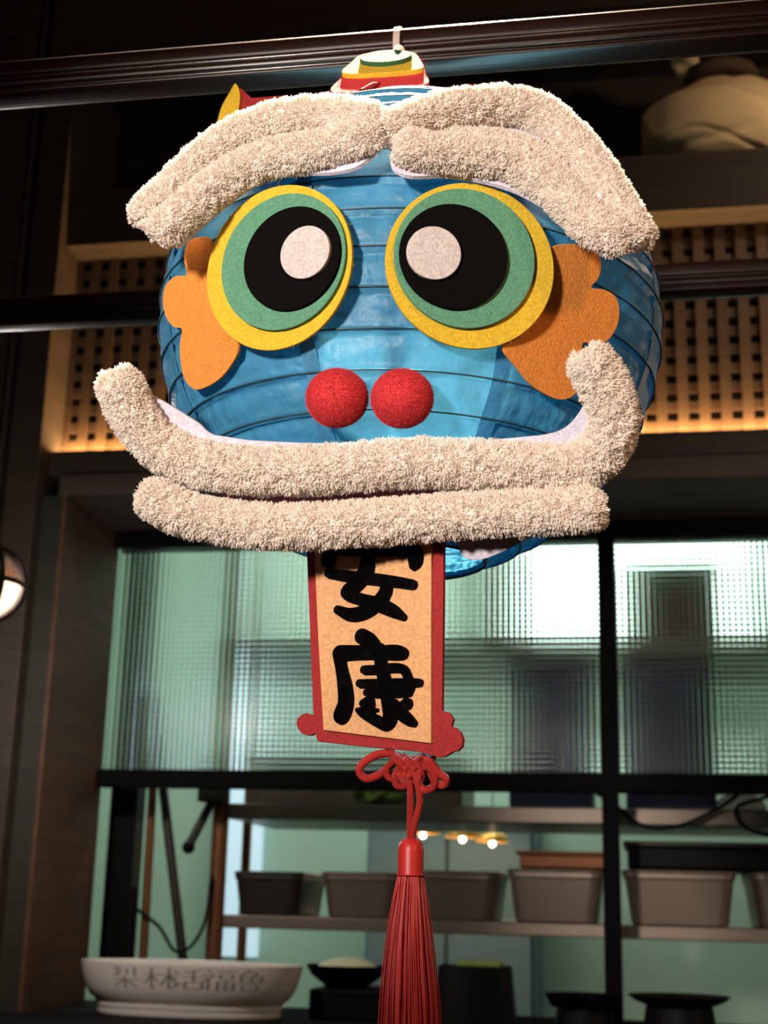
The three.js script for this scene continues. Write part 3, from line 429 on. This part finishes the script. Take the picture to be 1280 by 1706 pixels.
// ---------------------------------------------------------------- kitchen rack and what stands on it
{ const g = thing('steel_rack', 'steel kitchen rack with posts and three shelves behind the glass', 'rack', [0, 0.05, -0.62]);
  const post = (x, z, r, m) => mesh('post', rod([x, 0, z + 0.62], [x, 2.20, z + 0.62], r), m, g);
  post(-0.808, -0.46, 0.0165, M.copper); post(-0.845, -0.80, 0.0105, M.copper); post(1.1, -0.46, 0.0165, M.copper); post(1.1, -0.80, 0.0105, M.copper);
  for (const [a, b] of [[1.453, 1.478], [1.660, 1.691], [1.982, 2.024]]) { const s = mesh('shelf', box(-0.79, 1.1, a - 0.05, b - 0.05, -0.20, 0.17, 0.003), M.steel, g); } }
function pan(x0, x1, h, label, mat = M.steel) {
  const w = x1 - x0, d = 0.26, g = thing('steel_pan', label, 'pan', [(x0 + x1) / 2, 1.478, -0.45 - d / 2], 'food pans on the steel rack');
  const rect = (w, d, r) => { const q = []; for (let c = 0; c < 4; c++) for (let k = 0; k <= 6; k++) { const a = (c + k / 6) * Math.PI / 2, sx = c === 0 || c === 3 ? 1 : -1, sy = c < 2 ? 1 : -1; q.push(new THREE.Vector2(sx * (w / 2 - r) + r * Math.cos(a), sy * (d / 2 - r) + r * Math.sin(a))); } return q; };
  const rings = [[w * 0.80, d * 0.84, 0.0], [w * 0.86, d * 0.89, 0.003], [w * 0.965, d * 0.965, h - 0.018], [w * 0.972, d * 0.97, h - 0.016], [w, d, h - 0.014], [w, d, h - 0.002], [w * 0.99, d * 0.99, h], [w * 0.95, d * 0.95, h - 0.001], [w * 0.84, d * 0.87, 0.006], [0.002, 0.002, 0.005]];
  const P = [], I = [], U = []; let n;
  rings.forEach(([a, b, y], j) => { const q = rect(a, b, Math.min(0.022, a * 0.3, b * 0.3)); n = q.length; q.forEach((v, i) => { P.push(v.x, y, v.y); U.push(i / n, j); }); });
  const q = n; for (let j = 0; j < rings.length - 1; j++) for (let i = 0; i < q; i++) { const a = j * q + i, b = j * q + (i + 1) % q; I.push(a, b + q, b, a, a + q, b + q); }
  const ge = new THREE.BufferGeometry(); ge.setAttribute('position', new THREE.Float32BufferAttribute(P, 3)); ge.setAttribute('uv', new THREE.Float32BufferAttribute(U, 2)); ge.setIndex(I); const f = ge.toNonIndexed(); f.computeVertexNormals();
  mesh('body', f, mat, g); mesh('rim_wire', new THREE.TubeGeometry(new THREE.CatmullRomCurve3(rect(w, d, 0.022).map((v) => new THREE.Vector3(v.x, h - 0.004, v.y)), true), 60, 0.003, 6, true), mat, g); return g;
}
pan(-0.775, -0.637, 0.083, 'smallest dark steel food pan beside the rack post', M.steelDark);
pan(-0.598, -0.448, 0.085, 'steel food pan directly left of the hanging tassel');
pan(-0.425, -0.253, 0.091, 'steel food pan half hidden by the red tassel');
pan(-0.236, -0.056, 0.098, 'steel food pan with a brown tray on top');
pan(-0.019, 0.188, 0.100, 'wide steel food pan beside the black window bar');
pan(0.214, 0.41, 0.100, 'steel food pan cut off by the picture edge');
{ const g = thing('tray', 'brown metal tray resting on a food pan', 'tray', [-0.13, 1.577, -0.58]); mesh('pan', box(-0.085, 0.085, 0, 0.028, -0.10, 0.10, 0.006), M.copper, g); mesh('rim', box(-0.092, 0.092, 0.026, 0.033, -0.107, 0.107, 0.003), M.copper, g);
  const k = thing('dark_tray', 'long dark tray lying across two food pans', 'tray', [0.24, 1.579, -0.58]); mesh('body', box(-0.25, 0.25, 0, 0.044, -0.11, 0.115, 0.008), M.blackPlastic, k); mesh('rim', box(-0.258, 0.258, 0.042, 0.052, -0.118, 0.122, 0.004), M.steelDark, k); }
function crate(name, label, cat, x0, x1, y0, y1, z0, z1, m, lid) { const g = thing(name, label, cat, [(x0 + x1) / 2, y0, (z0 + z1) / 2]); const w = (x1 - x0) / 2, d = (z1 - z0) / 2, h = y1 - y0; mesh('body', box(-w, w, 0, h - 0.012, -d, d, 0.006), m, g); mesh('lid', box(-w - 0.004, w + 0.004, h - 0.014, h, -d - 0.004, d + 0.004, 0.004), lid ?? m, g); return g; }
crate('storage_bin', 'dark navy storage bin left of the black window bar', 'bin', -0.235, -0.075, 1.691, 1.965, -0.74, -0.48, M.navy);
crate('storage_bin', 'dark navy storage bin right of the black window bar', 'bin', -0.010, 0.160, 1.691, 1.965, -0.74, -0.48, M.navy);
crate('cardboard_box', 'narrow brown box on the top shelf behind the banner', 'box', -0.288, -0.205, 2.024, 2.195, -0.72, -0.5, M.cardboard);
crate('cardboard_box', 'wide brown box on the top shelf before the bright panel', 'box', 0.000, 0.172, 2.024, 2.170, -0.72, -0.5, M.cardboard);
crate('steel_container', 'low grey lidded container on the middle shelf', 'container', -0.77, -0.33, 1.691, 1.79, -0.74, -0.5, M.steel);
{ const g = thing('green_leaves', 'bunch of green leaves on the middle shelf edge', 'vegetable', [-0.50, 1.691, -0.475]); for (let k = 0; k < 9; k++) { const s = new THREE.SphereGeometry(0.02, 12, 8).scale(1, 0.25, 0.6).rotateZ(rr(-0.5, 0.9)).rotateY(rr(0, 3)); s.translate(rr(-0.045, 0.045), 0.012 + rr(0, 0.012), rr(-0.012, 0.012)); mesh('leaf', s, M.leaf, g); } }
{ const g = thing('upturned_bowl', 'white upturned bowl on the middle shelf', 'bowl', [0.205, 1.691, -0.50]); mesh('bowl', new THREE.LatheGeometry([[0.047, 0], [0.049, 0.003], [0.044, 0.018], [0.030, 0.030], [0.022, 0.032], [0.022, 0.037], [0.019, 0.037], [0.018, 0.033], [0.001, 0.033]].map(([a, b]) => new THREE.Vector2(a, b)), 40), M.porcelain, g); }
// poles and cables by the left of the pass
tag(mesh('black_post', box(-1.022, -0.966, 0.05, 2.3, -0.46, -0.405, 0.004), M.blackPlastic), 'thick black square post just inside the pass', 'post');
tag(mesh('brown_pole', rod([-0.921, 0.05, -0.42], [-0.942, 1.90, -0.42], 0.0085), M.copper), 'upright thin brown pole beside the black post', 'pole');
tag(mesh('leaning_pole', rod([-0.80, 1.10, -0.42], [-0.945, 1.82, -0.44], 0.0095), M.steelDark), 'leaning dark pole crossing behind the brown pole', 'pole');
tag(mesh('short_stick', rod([-0.948, 0.4, -0.38], [-0.953, 1.525, -0.38], 0.010), M.blackPlastic), 'short black stick standing behind the white bowl', 'stick');
{ const g = thing('clamp', 'black clamp fixed on the rack post', 'clamp', [-0.815, 1.69, -0.435]); mesh('arm', rod([-0.002, 0.01, 0], [-0.045, -0.085, 0.01], 0.009), M.steelDark, g); mesh('jaw', box(-0.028, 0.028, 0, 0.055, -0.008, 0.03, 0.004), M.steelDark, g); mesh('knob', new THREE.SphereGeometry(0.013, 16, 12).translate(-0.045, -0.087, 0.01), M.blackPlastic, g); }
tag(mesh('cable', tube([[-0.955, 1.49, -0.39], [-0.90, 1.452, -0.395], [-0.865, 1.408, -0.40], [-0.842, 1.415, -0.41], [-0.818, 1.46, -0.42], [-0.812, 1.55, -0.432]], 0.0035, 40), M.blackPlastic), 'thin black cable drooping from the rack post', 'cable');
tag(mesh('cable', tube([[-0.10, 1.735, -0.42], [-0.04, 1.70, -0.40], [0.02, 1.655, -0.40], [0.08, 1.655, -0.40], [0.16, 1.69, -0.40], [0.23, 1.735, -0.40], [0.27, 1.72, -0.40], [0.19, 1.69, -0.41], [0.20, 1.66, -0.41], [0.26, 1.64, -0.41], [0.36, 1.63, -0.41]], 0.0038, 80), M.blackPlastic), 'long black cable looping before the steel shelves', 'cable');
// low things on the counter behind the tassel
{ const g = thing('black_bowl', 'black bowl heaped with pale food beside the white bowl', 'bowl', [-0.487, 1.366, -0.18]);
  mesh('bowl', new THREE.LatheGeometry([[0.001, 0], [0.035, 0], [0.04, 0.004], [0.062, 0.02], [0.071, 0.036], [0.068, 0.036], [0.055, 0.018], [0.001, 0.012]].map(([a, b]) => new THREE.Vector2(a, b)), 40), M.blackPlastic, g);
  mesh('food', new THREE.SphereGeometry(0.055, 28, 12, 0, 6.2832, 0, Math.PI / 2).scale(1, 0.42, 1).translate(0, 0.026, 0), std(0xd8dcb8, 0.8), g);
  tag(mesh('counter_block', box(-0.535, -0.40, 1.318, 1.366, -0.26, -0.10, 0.004), M.blackPlastic), 'low black block under the black bowl', 'block');
  const k = thing('black_caddy', 'black tapered box on the counter behind the tassel', 'box', [-0.265, 1.318, -0.17]); mesh('body', new THREE.CylinderGeometry(0.082, 0.094, 0.09, 4, 1).rotateY(Math.PI / 4).scale(1, 1, 0.7).translate(0, 0.045, 0).toNonIndexed(), M.blackPlastic, k); mesh('contents', box(-0.03, 0.045, 0.088, 0.097, -0.03, 0.03, 0.004), M.leaf, k);
  const f = thing('frying_pan', 'dark frying pan on the counter beside the window bar', 'pan', [-0.085, 1.318, -0.18]);
  tag(f, 'dark frying pan on a stand left of the window bar', 'pan'); mesh('bowl', new THREE.LatheGeometry([[0.001, 0.030], [0.055, 0.030], [0.066, 0.050], [0.063, 0.050], [0.053, 0.034], [0.001, 0.034]].map(([a, b]) => new THREE.Vector2(a, b)), 40), M.blackPlastic, f); mesh('stand', new THREE.CylinderGeometry(0.045, 0.05, 0.030, 32).translate(0, 0.015, 0), M.blackPlastic, f);
  const w = thing('wok', 'wide black wok on the counter right of the window bar', 'wok', [0.07, 1.318, -0.20]); mesh('bowl', new THREE.LatheGeometry([[0.001, 0.03], [0.05, 0.034], [0.075, 0.044], [0.085, 0.052], [0.081, 0.052], [0.05, 0.038], [0.001, 0.036]].map(([a, b]) => new THREE.Vector2(a, b)), 40), M.blackPlastic, w); mesh('stand', new THREE.CylinderGeometry(0.055, 0.06, 0.034, 32).translate(0, 0.017, 0), M.blackPlastic, w); }
// far side of the kitchen
{ const p = mesh('wall_light_panel', box(-0.29, 0.36, 2.27, 2.58, -1.87, -1.83, 0.004), glow(0xe4fff2, 2.2)); tag(p, 'bright white light panel on the far kitchen wall', 'light');
  const c = mesh('unseen_ceiling_panel', box(-1.6, 0.0, 2.965, 2.99, -1.35, -0.95, 0.004), glow(0xe4fff2, 1.6)); tag(c, 'unseen long white light panel lighting the kitchen from above', 'light');  // ceiling panel is out of view and lights the kitchen
  const w = new THREE.Group(); w.name = 'bluish_slit_2'; scene.add(w); struct(w); mesh('pane', box(-1.20, -1.085, 1.35, 2.15, -1.87, -1.84, 0), glow(0xbfd8e6, 0.7), w); mesh('frame', box(-1.215, -1.20, 1.33, 2.17, -1.875, -1.83), M.frame, w);  // pale bluish glowing strip with a dark edge
  const cab = thing('kitchen_cabinet', 'tall blue grey kitchen cabinet against the far wall', 'cabinet', [-0.52, 0.05, -1.72]); mesh('body', box(-0.2, 0.26, 0, 1.72, -0.17, 0.12, 0.006), std(0x6f8488, 0.5), cab); mesh('door', box(-0.19, 0.02, 0.06, 1.70, 0.12, 0.14, 0.004), std(0x75898c, 0.5), cab); mesh('door', box(0.03, 0.25, 0.06, 1.70, 0.12, 0.14, 0.004), std(0x75898c, 0.5), cab); }
for (const [x, y, z, label] of [[-0.346, 1.662, -1.3, 'small brass lamp standing in for a reflection in the glass'], [-0.522, 1.680, -1.3, 'small lamp standing in for a reflection beside the tassel cord'], [-0.412, 1.668, -1.22, 'middle small lamp standing in for a reflection in the glass']]) {  // small lamps standing in for restaurant lamps mirrored in the glass
  const g = thing('reflected_lamp', label, 'lamp', [x, y, z]); mesh('shade', new THREE.LatheGeometry([[0.042, 0], [0.038, 0.014], [0.022, 0.026], [0.006, 0.030], [0.004, 0.05], [0.001, 0.05]].map(([a, b]) => new THREE.Vector2(a, b)), 32), new THREE.MeshStandardMaterial({ color: 0xb8863c, metalness: 0.6, roughness: 0.35, side: THREE.DoubleSide }), g);
  mesh('bulb', new THREE.SphereGeometry(0.008, 16, 12).translate(0, -0.004, 0), glow(0xfff0d0, 8), g); mesh('wire', rod([0, 0.04, 0], [0, 2.99 - y, 0], 0.0015, 6), M.blackPlastic, g);
  const l = new THREE.PointLight(0xffe0b0, 0.03, 0, 2); l.position.set(0, -0.004, 0); l.castShadow = true; l.shadow.radius = 0.4; g.add(l); l.name = 'bulb_beam'; }

renderer.render(scene, camera);
